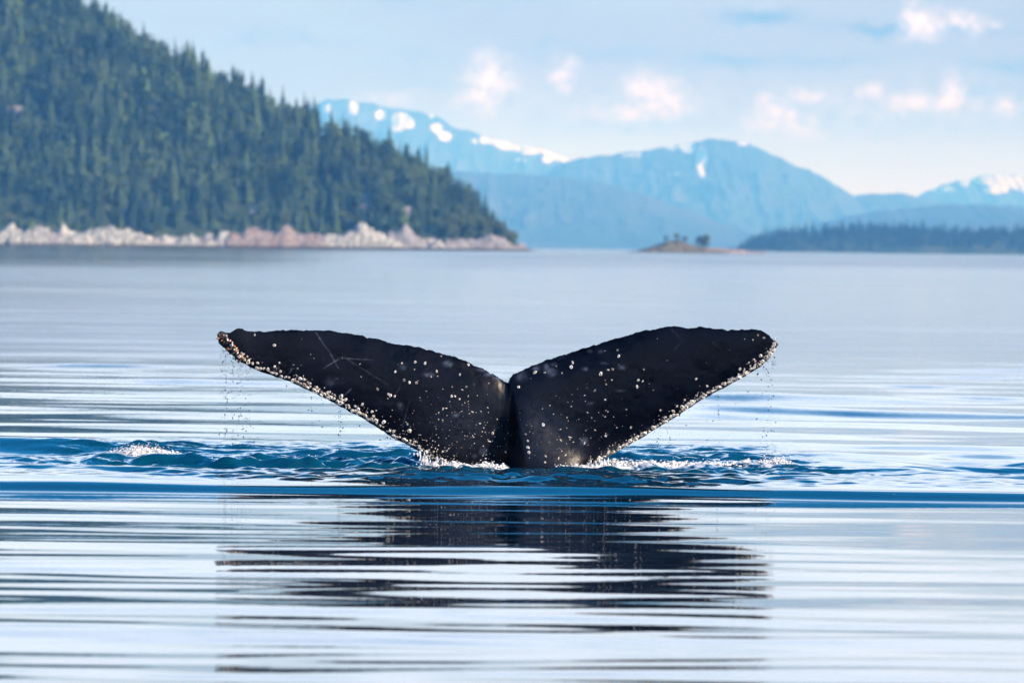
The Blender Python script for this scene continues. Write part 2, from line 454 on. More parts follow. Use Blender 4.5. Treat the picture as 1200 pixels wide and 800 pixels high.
mountain('mountain', 'snow capped mountain at the right edge of the photograph',
    [(1000, 275), (1040, 245), (1085, 226), (1105, 217), (1130, 211), (1150, 206), (1165, 203), (1185, 208), (1205, 207), (1240, 220), (1300, 250), (1340, 285)],
    32000, [(1150, 210, 22, 7, 1.1), (1170, 210, 18, 9, 1.2), (1195, 214, 16, 9, 1.1), (1170, 222, 20, 5, .9), (1130, 214, 7, 6, .9), (1110, 222, 16, 5, .7), (1215, 222, 20, 8, .9)], 3000, 8)
mountain('mountain', 'low hazy foothill ridge above the water behind the wooded point',
    [(380, 200), (480, 196), (560, 203), (640, 206), (700, 213), (760, 229), (800, 244), (850, 262), (900, 276), (960, 289)],
    19000, [], 2500, 12, 0.7)
mountain('mountain', 'low hazy ridge between the dark headland and the snowy mountain',
    [(900, 280), (960, 262), (1020, 248), (1080, 242), (1140, 240), (1200, 244), (1260, 250), (1330, 282)],
    18000, [], 2200, 14, 0.7)

# ------------------------------------------------------------------ the wooded hill
HQ = 0.62                        # hill modelled on a 4.7 km sketch, built at 2.9 km with trees of 12 to 22 m
HD = 4700.0
KH = HD/F
def hill_place(x, y, z): return x*HQ, (y-CAM.y)*HQ+CAM.y, z*HQ
SIL = interp([(-700, -330), (-400, -260), (-200, -180), (-100, -120), (0, -62), (60, -22), (115, 6), (140, 24), (175, 46), (210, 57), (250, 79), (290, 98), (330, 112), (360, 126), (400, 142), (440, 161), (480, 178), (520, 199), (550, 220), (572, 244), (588, 264), (600, 279), (614, 291)])
def hill_height(x, y):
    """x, y in world metres"""
    px = 600 + x/KH
    top = (horizon_y(px)-SIL(px))*KH          # tree tops seen on the skyline
    Rg = np.maximum(top-np.clip(top*0.22, 0, 18), 1.0)
    run = 40 + Rg*1.35
    ys = HD + CAM.y + 10*np.sin(x*0.02) + 14*(fbm(x*0.02+2, x*0+3, 3)-0.5)
    u = (y-ys)/run
    t = np.clip(u, 0, 1)
    rise = np.clip((y-ys)/9.0, 0, 1)*np.minimum(9.0, Rg*0.5)
    h = rise + (Rg-np.minimum(9.0, Rg*0.5))*np.sin(t*np.pi/2)**1.1
    h = h + (fbm(x*0.012+9, y*0.012, 4)-0.5)*26*np.sin(np.pi*np.clip(t, 0, 1))*np.clip(Rg/80, 0, 1)
    h = np.where(u > 1, Rg*np.clip(1-(u-1)*0.5, 0, 1), h)
    h = np.where(y < ys, -3.0, h)
    return h, u, ys, run
BARE = [(18, 132, 22, 9, .9), (48, 140, 8, 10, .9), (376, 168, 14, 8, .8), (298, 243, 8, 8, .9), (428, 232, 5, 10, .9), (160, 140, 5, 6, .7), (428, 245, 16, 8, .9), (480, 250, 10, 10, .9)]
def pix(V):
    q = (np.atleast_2d(V)-np.array(CAM)) @ np.array(ROT)
    return 600 + F*q[:, 0]/-q[:, 2], 400 - F*q[:, 1]/-q[:, 2]
def bare_at(V):
    PX, PY = pix(V); s = np.zeros(len(PX))
    for sx, sy, rx, ry, a in BARE: s = np.maximum(s, a*np.exp(-((PX-sx)/rx)**2-((PY-sy)/ry)**2))
    return s
def build_hill():
    xs = np.concatenate([np.linspace(-1400, -460, 40), np.linspace(-450, 12, 200)])
    us = np.concatenate([[-0.08, -0.001, 0.012, 0.03, 0.05], np.linspace(0.08, 1.0, 70), np.linspace(1.05, 3.0, 14)])
    Xg, Ug = np.meshgrid(xs, us)
    _, _, ys, run = hill_height(Xg, Xg*0)
    Yg = ys+Ug*run
    Z = hill_height(Xg, Yg)[0]
    rocky = 0.75*(1-sstep(Z.ravel(), 7, 13))
    V = np.stack(hill_place(Xg, Yg, Z), -1).reshape(-1, 3)
    o = mesh_obj('hill', V, grid_faces(*Xg.shape), MAT['hill'], smooth=True)
    attr(o, 'bare', np.maximum(bare_at(V), rocky))
    tag(o, label='steep wooded hill rising from the rocky shore at the left', kind='structure')
build_hill()

# ---- trees
ROCK_SPOTS = []                  # filled by the shoreline rocks: (centre px, short description)
def make_trunk(h, r):
    v = []; f = []
    for k, (z, rr) in enumerate(((-1.0, r*1.15), (h*0.3, r*0.8), (h*0.97, r*0.08))):
        for a in range(6): v.append((rr*math.cos(a*math.pi/3), rr*math.sin(a*math.pi/3), z))
    for k in range(2):
        for a in range(6):
            f.append((k*6+a, k*6+(a+1) % 6, k*6+6+(a+1) % 6, k*6+6+a))
    return v, f
def make_conifer_crown(h, r, seed, sparse=1.0, blunt=0.8, n=17):
    rr = random.Random(seed); v = []; f = []
    for k in range(n):
        t = k/(n-1)
        z = h*(0.06+0.90*t)
        rad = r*((1-t)**blunt*0.95+0.05)*rr.uniform(0.6, 1.15)
        nb = max(4, int(9-5*t))
        a0 = rr.uniform(0, 6.28)
        for q in range(nb):
            if rr.random() > sparse: continue
            a = a0+q*2*math.pi/nb+rr.uniform(-.25, .25)
            L = rad*rr.uniform(0.65, 1.15); wd = L*0.42+0.12
            droop = L*rr.uniform(0.25, 0.6)
            c, s = math.cos(a), math.sin(a)
            i = len(v)
            lift = h*0.045
            v += [(0, 0, z+lift), (c*L*0.55-s*wd, s*L*0.55+c*wd, z-droop*0.55), (c*L, s*L, z-droop+0.15*L), (c*L*0.55+s*wd, s*L*0.55-c*wd, z-droop*0.55),
                  (c*L*0.6, s*L*0.6, z+0.02*L), (c*L*0.5, s*L*0.5, z-droop-h*0.035)]
            f += [(i, i+1, i+4), (i+4, i+1, i+2), (i, i+4, i+3), (i+4, i+2, i+3), (i+1, i+5, i+3)]
    i = len(v)
    v += [(0.12, 0, h*0.93), (-0.08, 0.1, h*0.93), (-0.08, -0.1, h*0.93), (0, 0, h*1.03)]
    f += [(i, i+1, i+3), (i+1, i+2, i+3), (i+2, i, i+3)]
    return v, f
def make_leafy_crown(h, r, seed, n=260):
    rr = random.Random(seed); v = []; f = []
    lobes = [(rr.uniform(-.45, .45)*r, rr.uniform(-.45, .45)*r, h*rr.uniform(.45, .8), r*rr.uniform(.4, .62)) for _ in range(9)]
    for _ in range(n):
        lx, ly, lz, lr = rr.choice(lobes)
        d = Vector((rr.gauss(0, 1), rr.gauss(0, 1), rr.gauss(0, 1))).normalized()
        p = Vector((lx, ly, lz))+d*lr*rr.uniform(.6, 1.05)
        s = r*rr.uniform(.10, .20)
        a = Vector((rr.gauss(0, 1), rr.gauss(0, 1), rr.gauss(0, 1))).normalized(); bb = a.cross(d).normalized() if abs(a.dot(d)) < .95 else Vector((1, 0, 0))
        i = len(v)
        v += [tuple(p+a*s), tuple(p+bb*s*.7), tuple(p-a*s), tuple(p-bb*s*.7)]
        f += [(i, i+1, i+2), (i, i+2, i+3)]
    return v, f
CON_P = [(24, 5.2, 1, 1), (28, 4.6, 2, .95, .7), (21, 6.2, 3, .9, .5), (27, 3.8, 4, .75), (17, 5.6, 5, 1, .45), (25, 5.0, 6, .85, .6), (21, 4.2, 7, .62), (15, 5.8, 8, .9, .4)]
CON = [make_conifer_crown(*p) for p in CON_P]+[make_leafy_crown(19, 6.5, 31, 300), make_leafy_crown(22, 5.5, 32, 300)]
CON_H = [p[0] for p in CON_P]+[15, 17]
# lighter crowns of the same shapes for the trees that stand in the mass
LITE = [make_conifer_crown(*(tuple(p)+(0.8,))[:5], n=10) for p in CON_P]+[make_leafy_crown(19, 6.8, 31, 130), make_leafy_crown(22, 5.8, 32, 130)]
TINY = [make_conifer_crown(*(tuple(p)+(0.8,))[:5], n=7) for p in CON_P]
TR = [make_trunk(h, 0.38) for h in CON_H]

def mk(name, vf, mat):
    me = bpy.data.meshes.new(name); me.from_pydata(vf[0], [], vf[1]); me.materials.append(mat); me.update(); return me
CON_ME = [mk('crown', c, MAT['conifer']) for c in CON]
TR_ME = [mk('trunk', c, MAT['bark']) for c in TR]
LEAF_ME = [mk('crown', make_leafy_crown(11, 4.6, s), MAT['broadleaf']) for s in (21, 22, 23)]
LTR_ME = mk('trunk', make_trunk(8, 0.25), MAT['bark'])

def tree(name, label, cat, group, loc, rz, sc, crown_me, trunk_me):
    e = bpy.data.objects.new(name, None); COL.objects.link(e)
    e.location = loc; e.rotation_euler = (0, 0, rz); e.scale = (sc*1.18, sc*1.18, sc*.94); e.empty_display_size = 0.5
    tag(e, label, cat, group)
    for n, me in (('trunk', trunk_me), ('crown', crown_me)):
        o = bpy.data.objects.new(n, me); COL.objects.link(o); o.parent = e
    return e

def merged_trees(name, label, pts, crowns, mat, rnd, group=None):
    """pts: (x, y, z, rot, scale, variant) -> one mesh"""
    VV = []; FF = []; TT = []; off = 0
    for x, y, z, a, s, k in pts:
        v = np.array(crowns[k][0])*s*np.array([1.18, 1.18, 0.94]); c, sn = math.cos(a), math.sin(a)
        w = np.stack([v[:, 0]*c-v[:, 1]*sn+x, v[:, 0]*sn+v[:, 1]*c+y, v[:, 2]+z], 1)
        VV.append(w); FF.append(np.array(crowns[k][1])+off); off += len(v)
        TT.append(np.full(len(v), rnd.random()))
    o = mesh_obj(name, np.concatenate(VV), np.concatenate(FF), mat)
    attr(o, 'tint', np.concatenate(TT))
    tag(o, label, 'forest', kind='stuff')
    return o

def plant_hill():
    rs = np.random.RandomState(5); rnd = random.Random(5)
    N = 34000
    x = rs.uniform(-620, 8, N); u = rs.uniform(0.012, 1.10, N)
    _, _, ys, run = hill_height(x, x*0)
    y = ys+u*run; h = hill_height(x, y)[0]
    ok = (h > 9.5+4*np.sin(x*0.11)+3*np.sin(x*.047+1)) | ((x > -75) & (h > 4.5))
    P = np.stack(hill_place(x, y, h), 1)
    ok &= bare_at(P) < 0.40
    dens = fbm(x*0.03+7, y*0.03+2, 3)
    ok &= rs.rand(N) < np.clip((dens-0.22)*3.2, 0.12, 1)
    PX, PY = pix(P+np.array([0, 0, 12])); ok &= (PX > -230) & (PY > -130)
    cells = {}; cand = []
    for i in np.nonzero(ok)[0]:
        key = (int(x[i]//6.5), int(y[i]//6.5))
        if key in cells: continue
        cells[key] = 1
        sc = rnd.choice([.55, .7, .8, .9, 1.0, 1.1, 1.2, 1.38])*rnd.uniform(.92, 1.08)*(0.60+0.40*float(sstep(np.array(h[i]), 6, 40)))
        if x[i] > -90: sc *= 0.74+0.26*float(sstep(np.array(-x[i]), 30, 90))
        cand.append((float(x[i]), float(y[i]), float(h[i])-0.6, rnd.uniform(0, 6.28), sc, rnd.randrange(len(CON)), float(u[i])))
    px = {c: pix([hill_place(c[0], c[1], c[2]+12*c[4])]) for c in cand}
    inside = [c for c in cand if 0 <= px[c][0][0] <= 620 and px[c][1][0] > 4]
    sky_ = sorted([c for c in inside if .86 < c[6] < 1.04], key=lambda c: -c[4])[:85]
    shore = sorted([c for c in inside if c not in sky_], key=lambda c: c[2]-9*c[4])[:115]
    used = set(sky_) | set(shore)
    slope = sorted([c for c in inside if c not in used], key=lambda c: -c[4])[:90]
    def near_rock(p): return min(ROCK_SPOTS, key=lambda r: abs(r[0]-p))[1]
    def size(c): return 'tall' if c[4] > 1.05 else ('short' if c[4] < .75 else 'medium-sized')
    def put(c, lab, g): tree('conifer_tree', lab, 'tree', g, hill_place(*c[:3]), c[3], c[4]*HQ, CON_ME[c[5]], TR_ME[c[5]])
    for c in sky_:
        p = px[c][0][0]
        where = ('near the top edge of the photograph' if p < 190 else 'above the middle of the hill' if p < 330 else 'in front of the far snowy ridge' if p < 480 else 'close to the wooded point')
        put(c, f'{size(c)} pointed conifer on the hill skyline {where}', 'conifers along the hill skyline '+where)
    for c in shore:
        d = near_rock(px[c][0][0]); put(c, f'{size(c)} conifer just above the {d}', 'conifers above the '+d)
    for c in slope:
        p = px[c][0][0]
        where = 'at the left edge of the photograph' if p < 120 else 'left of the middle' if p < 260 else 'in the middle' if p < 400 else 'towards the wooded point'
        put(c, f'large conifer within the forest on the hill slope {where}', 'conifers on the slope '+where)
    used |= set(slope)
    merged_trees('hillside_forest', 'dense conifer forest covering the steep hill at the left', [(*hill_place(*c[:3]), c[3], c[4]*HQ, c[5]) for c in cand if c not in used], LITE, MAT['conifer_mass'], rnd)
    n = 0
    while n < 110:
        zone = rnd.random()
        if zone < .45: x0, u0, wh_ = rnd.uniform(-62, 0), rnd.uniform(.02, .35), 'near the tip of the wooded point'
        elif zone < .75: x0, u0, wh_ = rnd.uniform(-445, -330), rnd.uniform(.5, .95), 'high on the hill near the top left corner'
        else: x0, u0, wh_ = rnd.uniform(-330, -70), rnd.uniform(.05, .8), 'scattered on the middle of the hill slope'
        xa = np.array([x0]); _, _, ys, run = hill_height(xa, xa*0); y0 = float(ys[0]+u0*run[0])-3
        h0 = float(hill_height(xa, np.array([y0]))[0][0])
        if h0 < 5: continue
        n += 1
        tree('leafy_tree', 'light green leafy tree among the conifers '+wh_, 'tree', 'leafy trees '+wh_, hill_place(x0, y0, h0-.5), rnd.uniform(0, 6), rnd.uniform(.8, 1.5)*HQ, LEAF_ME[n % 3], LTR_ME)

# ---- shoreline rocks
def rock(name, label, px0, px1, ytop, depth, mat, seed, cat='rock', group=None, pts=None, thick=None, wide=12):
    """a craggy outcrop between two pixel columns, its top along pts; a solid lump with broken faces"""
    NX = 64; NR = 30
    k = depth/F
    xs = np.linspace(px0-wide, px1+wide, NX)
    tp = interp(pts)(xs)
    hz = 290+(xs-600)*math.tan(ROLL)
    Hh = np.maximum((hz-tp)*k+1.0, 0.5)
    Hh = Hh*(0.80+0.32*fbm(xs*0.22+seed, xs*0+seed*1.7, 4, .6))*(0.62+0.62*fbm(xs*0.06, xs*0+4, 2))
    e = np.minimum(np.arange(NX), NX-1-np.arange(NX))
    Hh *= np.clip(e/(NX*wide/(px1-px0+2*wide)*1.2)+(0.05 if seed in (17, 31, 33) else 0.8), 0, 1)**0.8
    wx = np.array([at_depth(p, 290, depth).x for p in xs])
    th = thick or 4.5
    cy0 = depth+CAM.y
    V = []
    for j in range(NR):
        s_ = j/(NR-1)
        ang = math.pi*s_
        z = math.sin(ang)**(0.6 if thick else 0.4); yy = -math.cos(ang)
        wn = wx/HQ
        q = wn*0.8+(22 if seed % 2 else -18)*s_
        n = fbm(q*0.55+seed, wx*0+s_*9+seed, 4, 0.68, True)
        st = np.floor(fbm(q*0.22+seed*2, wx*0+s_*6.0, 2)*6)/6
        Z = Hh*z*(0.68+0.24*st+0.20*(n-.2)) - 1.2*(1-z)
        Y = cy0 + yy*th*(0.9+0.12*st+0.35*(n-.5))
        V.append(np.stack([wx+((n-.5)*2.0+(st-.5)*1.5)*HQ, Y, Z], -1))
    V = np.array(V); V[0, :, 2] = -2; V[-1, :, 2] = -2
    o = mesh_obj(name, V.reshape(-1, 3), grid_faces(NR, NX), mat)
    tag(o, label, cat, group)
    if depth < 2950: ROCK_SPOTS.append(((px0+px1)/2, SHORT.get(seed, 'shoreline rocks')))
    return o
SHORT = {1: 'leftmost jagged pale rocks', 2: 'second pale rock hump from the left', 3: 'narrow pale rock spike', 4: 'tall pale rock wall with a spike', 5: 'long bright pale rock wall',
         6: 'rounded bright pale rock', 7: 'small pointed pale rock', 8: 'low flat pale boulder', 9: 'dark grey boulder', 10: 'pinkish pale rock', 11: 'big reddish brown outcrop',
         12: 'high pale rock slope', 13: 'grey rock slope', 14: 'bright low rock', 15: 'low grey rocks', 16: 'grey rocks of the point', 17: 'dark rock at the tip'}
SH = 4672.0*HQ
rock('rock_outcrop', 'jagged pale rocks on the shoreline at the left edge of the photograph', -60, 30, 258, SH, MAT['pale_rock'], 1, pts=[(-60, 262), (0, 264), (8, 258), (14, 256), (20, 262), (30, 268)])
rock('rock_outcrop', 'small pale rock hump on the shoreline, second from the left edge', 24, 46, 260, SH-1.9, MAT['pale_rock'], 2, pts=[(24, 268), (34, 264), (44, 260), (46, 264)])
rock('rock_outcrop', 'narrow pale spike of rock on the left part of the shore', 42, 60, 258, SH-1.2, MAT['grey_rock'], 3, pts=[(42, 262), (47, 258), (52, 266), (60, 274)])
rock('rock_outcrop', 'tall pale rock wall below the forest, topped by a sharp spike', 54, 96, 256, SH, MAT['pale_rock'], 4, pts=[(54, 270), (66, 268), (74, 254), (82, 256), (90, 262), (96, 266)])
rock('rock_outcrop', 'long bright pale rock wall below the forest on the left', 92, 142, 257, SH-1.2, MAT['pale_rock'], 5, pts=[(92, 264), (100, 256), (110, 257), (124, 259), (134, 262), (142, 266)])
rock('rock_outcrop', 'rounded bright pale rock beside the long rock wall', 136, 184, 262, SH-1.9, MAT['pale_rock'], 6, pts=[(136, 268), (148, 263), (160, 264), (172, 268), (184, 280)])
rock('rock_outcrop', 'small pointed pale rock standing left of the low dark boulders', 184, 208, 266, SH-1.9, MAT['pale_rock'], 7, pts=[(184, 276), (192, 268), (200, 270), (208, 282)])
rock('rock_outcrop', 'low flat pale boulder beside the dark gap in the shore', 206, 236, 270, SH-2.5, MAT['pale_rock'], 8, pts=[(206, 280), (214, 272), (226, 273), (236, 282)])
rock('rock_outcrop', 'dark grey boulder in the shadowed gap of the shore', 232, 254, 274, SH-1.9, MAT['grey_rock'], 9, pts=[(232, 280), (240, 272), (248, 274), (254, 282)])
rock('rock_outcrop', 'pinkish pale rock just left of the big reddish outcrop', 248, 284, 268, SH-2.5, MAT['pale_rock'], 10, pts=[(248, 280), (258, 268), (268, 269), (278, 272), (284, 278)])
rock('rock_outcrop', 'big reddish brown rock outcrop in the middle of the shore', 278, 386, 262, SH-3.7, MAT['red_rock'], 11, pts=[(278, 268), (288, 262), (310, 260), (328, 258), (345, 261), (362, 264), (376, 268), (386, 278)])
rock('rock_outcrop', 'high pale rock slope reaching up into the forest', 376, 478, 250, SH-3.7, MAT['pale_rock'], 12, pts=[(376, 272), (392, 266), (408, 259), (416, 256), (428, 258), (442, 265), (456, 274), (478, 286)])
rock('rock_outcrop', 'grey rock slope reaching up into the trees near the point', 464, 506, 248, SH-1.9, MAT['grey_rock'], 13, pts=[(464, 268), (472, 257), (480, 260), (490, 268), (506, 280)])
rock('rock_outcrop', 'bright low rock at the foot of the grey rock slope', 500, 522, 272, SH-5.0, MAT['pale_rock'], 14, pts=[(500, 284), (508, 276), (516, 277), (522, 285)])
rock('rock_outcrop', 'low grey rocks under the light green trees near the point', 516, 572, 270, SH-2.5, MAT['grey_rock'], 15, pts=[(516, 282), (530, 274), (545, 272), (560, 275), (572, 280)])
rock('rock_outcrop', 'grey rocks sloping down to the tip of the point', 564, 608, 274, SH-2.5, MAT['grey_rock'], 16, pts=[(564, 276), (576, 272), (588, 276), (598, 282), (608, 288)])
rock('rock_outcrop', 'dark blunt rock at the very tip of the wooded point', 602, 617, 280, SH-1.2, MAT['grey_rock'], 17, pts=[(602, 286), (608, 281), (613, 284), (617, 290)])

plant_hill()

# ------------------------------------------------------------------ the dark headland on the right
def build_headland():
    dep = 7200.0; k = dep/F
    top = interp([(845, 298), (856, 289), (870, 278), (882, 272), (900, 268), (930, 263), (960, 262), (1000, 259), (1050, 259), (1100, 261), (1150, 263), (1200, 262), (1300, 258), (1500, 262)])
    def h(x, y):
        px = 600+x/k
        R0 = np.maximum((horizon_y(px)-top(px))*k-13, 0.3)
        u = (y-(dep+CAM.y+8*np.sin(x*.02)))/90.0
        return np.where(u < 0, -3, R0*np.sin(np.clip(u, 0, 1)*np.pi/2)*np.clip(1-(u-1.6)*.6, 0, 1)+1.2*np.clip(u*20, 0, 1))
    xs = np.linspace((848-600)*k, (1500-600)*k, 160); ys = dep+CAM.y+np.concatenate([[-12, -9, 0, 2, 6], np.linspace(10, 300, 30)])
    X, Y = np.meshgrid(xs, ys); V = np.stack([X, Y, h(X, Y)], -1).reshape(-1, 3)
    o = mesh_obj('headland', V, grid_faces(*X.shape), MAT['hill'], smooth=True); attr(o, 'bare', np.zeros(len(V)))
    tag(o, label='low dark wooded headland across the water at the right', kind='structure')
    rnd = random.Random(9); pts = []
    for _ in range(1100):
        x = rnd.uniform((854-600)*k, (1330-600)*k); y = dep+CAM.y+rnd.uniform(9, 150)
        z = float(h(np.array([x]), np.array([y]))[0])
        px = 600+x/k
        s = rnd.uniform(.45, .95)*min(1, (px-838)/60)
        pts.append((x, y, z-.5, rnd.uniform(0, 6.28), s*.9, rnd.randrange(8)))
    merged_trees('headland_forest', 'far dark blue conifer wood on the low headland at the right', pts, TINY, MAT['dim_spruce_mass'], rnd)
build_headland()

# ------------------------------------------------------------------ the islet
def build_islet():
    dep = 3000.0
    rock('rock_islet', 'small brown rocky islet with bushes in the middle of the water', 744, 846, 270, dep, MAT['islet_rock'], 31, cat='islet',
         pts=[(744, 292), (756, 287), (768, 281), (780, 276), (794, 274), (806, 278), (816, 285), (828, 286), (846, 288)], thick=9)
    rock('rock_islet', 'low pinkish rock shelf trailing off the right end of the islet', 826, 888, 286, dep-4, MAT['shelf_rock'], 33, cat='rock',
         pts=[(826, 286), (838, 286), (850, 289), (870, 290), (888, 293)], thick=4)
    k = dep/F
    def put(px, py, size, label, name, cat, me, s):
        p = at_depth(px, py, dep); tree(name, label, cat, None, (p.x, p.y-3, p.z-2.2*s), px, s, me, LTR_ME)
    put(824, 290, 0, 'single small bushy tree on the rocky islet', 'leafy_tree', 'tree', LEAF_ME[0], .86)
    put(792, 280, 0, 'low olive bush on the highest part of the rocky islet', 'bush', 'bush', LEAF_ME[1], .36)
    put(780, 282, 0, 'dark low bush on the left slope of the rocky islet', 'bush', 'bush', LEAF_ME[2], .34)
    put(803, 283, 0, 'low bush right of the summit of the rocky islet', 'bush', 'bush', LEAF_ME[0], .34)
build_islet()

# ------------------------------------------------------------------ the whale's tail
S_W = 46.0
def fluke_xz(px, py):
    """pixel -> world x, z on the plane of the tail (y = 0)"""
    px = np.asarray(px, float); py = np.asarray(py, float)
    d = np.stack([(px-600)/F, (400-py)/F, -np.ones_like(px)], -1) @ np.array(ROT).T
    t = 46.0/d[..., 1]
    return CAM.x+d[..., 0]*t, CAM.z+d[..., 2]*t
TOP = [(257.5, 391), (259, 388.5), (262, 387), (267, 389.5), (272, 389), (276, 385.5), (281, 383.5), (286, 384.5), (292, 386.5), (300, 388), (310, 388.2), (322, 387.8), (330, 386.4), (345, 386.2), (360, 386.6), (383, 386.2), (400, 388.4), (420, 392), (440, 396.5), (460, 401.5), (480, 405), (500, 409), (520, 414), (540, 420.5), (555, 427), (570, 434), (578, 438), (584, 441.5), (588, 445), (592, 447.5), (595.5, 447.8), (598, 442), (601, 438.5), (606, 436), (620, 430), (637, 423), (655, 417), (680, 409), (710, 400), (735, 392.5), (750, 387.5), (770, 384), (785, 382), (797, 383), (805, 385.2), (815, 383), (823, 382.2), (835, 384), (850, 386), (870, 386), (885, 385), (893, 387), (899, 392), (904, 397.5), (907, 399), (909.5, 402)]
BOT = [(257.5, 393), (259, 401), (262, 404.5), (270, 411), (278, 419), (290, 426.5), (300, 431.5), (310, 436), (325, 440.5), (340, 446), (355, 453), (370, 460), (385, 468), (400, 475.5), (415, 484), (430, 492.5), (445, 502), (455, 508.5), (465, 514.5), (480, 522), (492, 529), (505, 538), (515, 543.5), (530, 549), (545, 556), (555, 564), (565, 580), (572, 605), (578, 640), (582, 680), (640, 680), (646, 640), (652, 605), (660, 580), (668, 565), (680, 554.5), (690, 548), (700, 542), (710, 536.5), (720, 530.5), (735, 522), (750, 513), (770, 501), (790, 488.5), (810, 475), (830, 463), (850, 451.5), (870, 440.5), (880, 435), (890, 428.5), (900, 418), (907, 407), (909.5, 403.5)]
ftop, fbot = interp(TOP), interp(BOT)
PXM = F/46.0                     # pixels per metre at the tail
def keel(px, py):
    K = np.clip((py-458)/100.0, 0, 2.0)
    xr = 601+0.175*(py-458); xl = 599-0.095*(py-458)
    s = np.clip((px-xl)/np.maximum(xr-xl, .5), 0, 1)
    left = s**1.3
    right = np.exp(-((px-xr)/(12+0.55*np.clip(py-458, 0, 200)))**2)
    return 0.32*K*np.where(px < xr, left, right)
def half_thick(px, py):
    dt = np.clip(py-ftop(px), 0, None)/PXM; db = np.clip(fbot(px)-py, 0, None)/PXM
    tip = np.clip(np.minimum(px-257.5, 909.5-px)/PXM/0.35, 0, 1)**0.5
    tm = (0.045+0.10*np.exp(-((px-600)/150.0)**2))*(0.35+0.65*tip)
    return tm*(1-np.exp(-dt/0.22))*np.sqrt(np.clip(1-np.exp(-db/0.10), 0, 1)) + 0.008*np.sqrt(np.clip(np.minimum(dt, db)/0.02, 0, 1))
def mid_y(px, py):
    x, z = fluke_xz(px, py)
    xx = (px-600)/PXM
    return -0.10*z - 0.05*xx**2 + 0.10*np.exp(-(xx/0.35)**2)*np.clip((py-440)/110, 0, 1) + 0.02*np.sin(xx*2.3+1)
def front_y(px, py): return mid_y(px, py)-half_thick(px, py)-keel(px, py)

def whale_material():
    m, b, p = principled('whale_skin', (0.004, 0.004, 0.007), 0.42, 0.15)
    tc = b.node('ShaderNodeTexCoord').outputs['Object']
    n = b.noise(tc, 3.0, 6.0, 0.6); n2 = b.noise(tc, 22.0, 4.0, 0.6)
    c = b.mix(b.ramp(n, 0.35, 0.7), (0.0010, 0.0015, 0.004), (0.0030, 0.0038, 0.010))
    c = b.mix(b.m('MULTIPLY', b.ramp(n2, 0.60, 0.75), 0.30), c, (0.016, 0.019, 0.034))
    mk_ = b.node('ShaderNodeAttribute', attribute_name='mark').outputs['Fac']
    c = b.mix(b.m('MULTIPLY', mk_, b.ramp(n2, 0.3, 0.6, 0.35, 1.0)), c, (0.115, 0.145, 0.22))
    b.put(p.inputs['Base Color'], c)
    b.put(p.inputs['Roughness'], b.ramp(n, 0.3, 0.7, 0.22, 0.36))
    bp = b.node('ShaderNodeBump'); bp.inputs['Strength'].default_value = 0.22; bp.inputs['Distance'].default_value = 0.01
    b.put(bp.inputs['Height'], b.m('ADD', n2, b.m('MULTIPLY', n, 1.5))); b.put(p.inputs['Normal'], bp.outputs[0])
    return m
MAT['whale'] = whale_material()

SCRATCH = [((371, 389), (388, 413), 1.0), ((388, 413), (398, 431), .8), ((380, 431), (403, 417), .9), ((403, 419), (438, 421), .6), ((403, 417), (455, 450), .35),
           ((340, 437), (344, 431), 1.0), ((463, 462), (470, 452), .6), ((395, 442), (388, 452), .4), ((405, 462), (412, 455), .9), ((412, 390), (420, 388), .5),
           ((786, 385), (800, 400), .35), ((800, 398), (790, 408), .3), ((833, 400), (838, 406), .4), ((655, 420), (660, 418), .6), ((472, 500), (480, 470), .3), ((520, 462), (545, 500), .2)]
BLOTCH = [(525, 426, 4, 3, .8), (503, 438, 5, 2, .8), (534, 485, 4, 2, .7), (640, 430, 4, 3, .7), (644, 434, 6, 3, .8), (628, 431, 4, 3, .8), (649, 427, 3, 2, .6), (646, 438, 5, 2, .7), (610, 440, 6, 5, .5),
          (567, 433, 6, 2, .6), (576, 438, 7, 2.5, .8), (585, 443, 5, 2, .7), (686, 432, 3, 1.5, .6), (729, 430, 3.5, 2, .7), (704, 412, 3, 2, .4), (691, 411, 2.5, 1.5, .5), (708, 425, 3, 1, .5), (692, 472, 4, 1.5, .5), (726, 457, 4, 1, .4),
          (735, 524, 12, 3, .5), (716, 531, 8, 3, .6), (685, 516, 4, 4, .5), (566, 528, 6, 4, .5), (556, 533, 4, 3, .4), (388, 447, 4, 5, .25), (472, 428, 3, 4, .3), (470, 475, 3, 4, .3)]

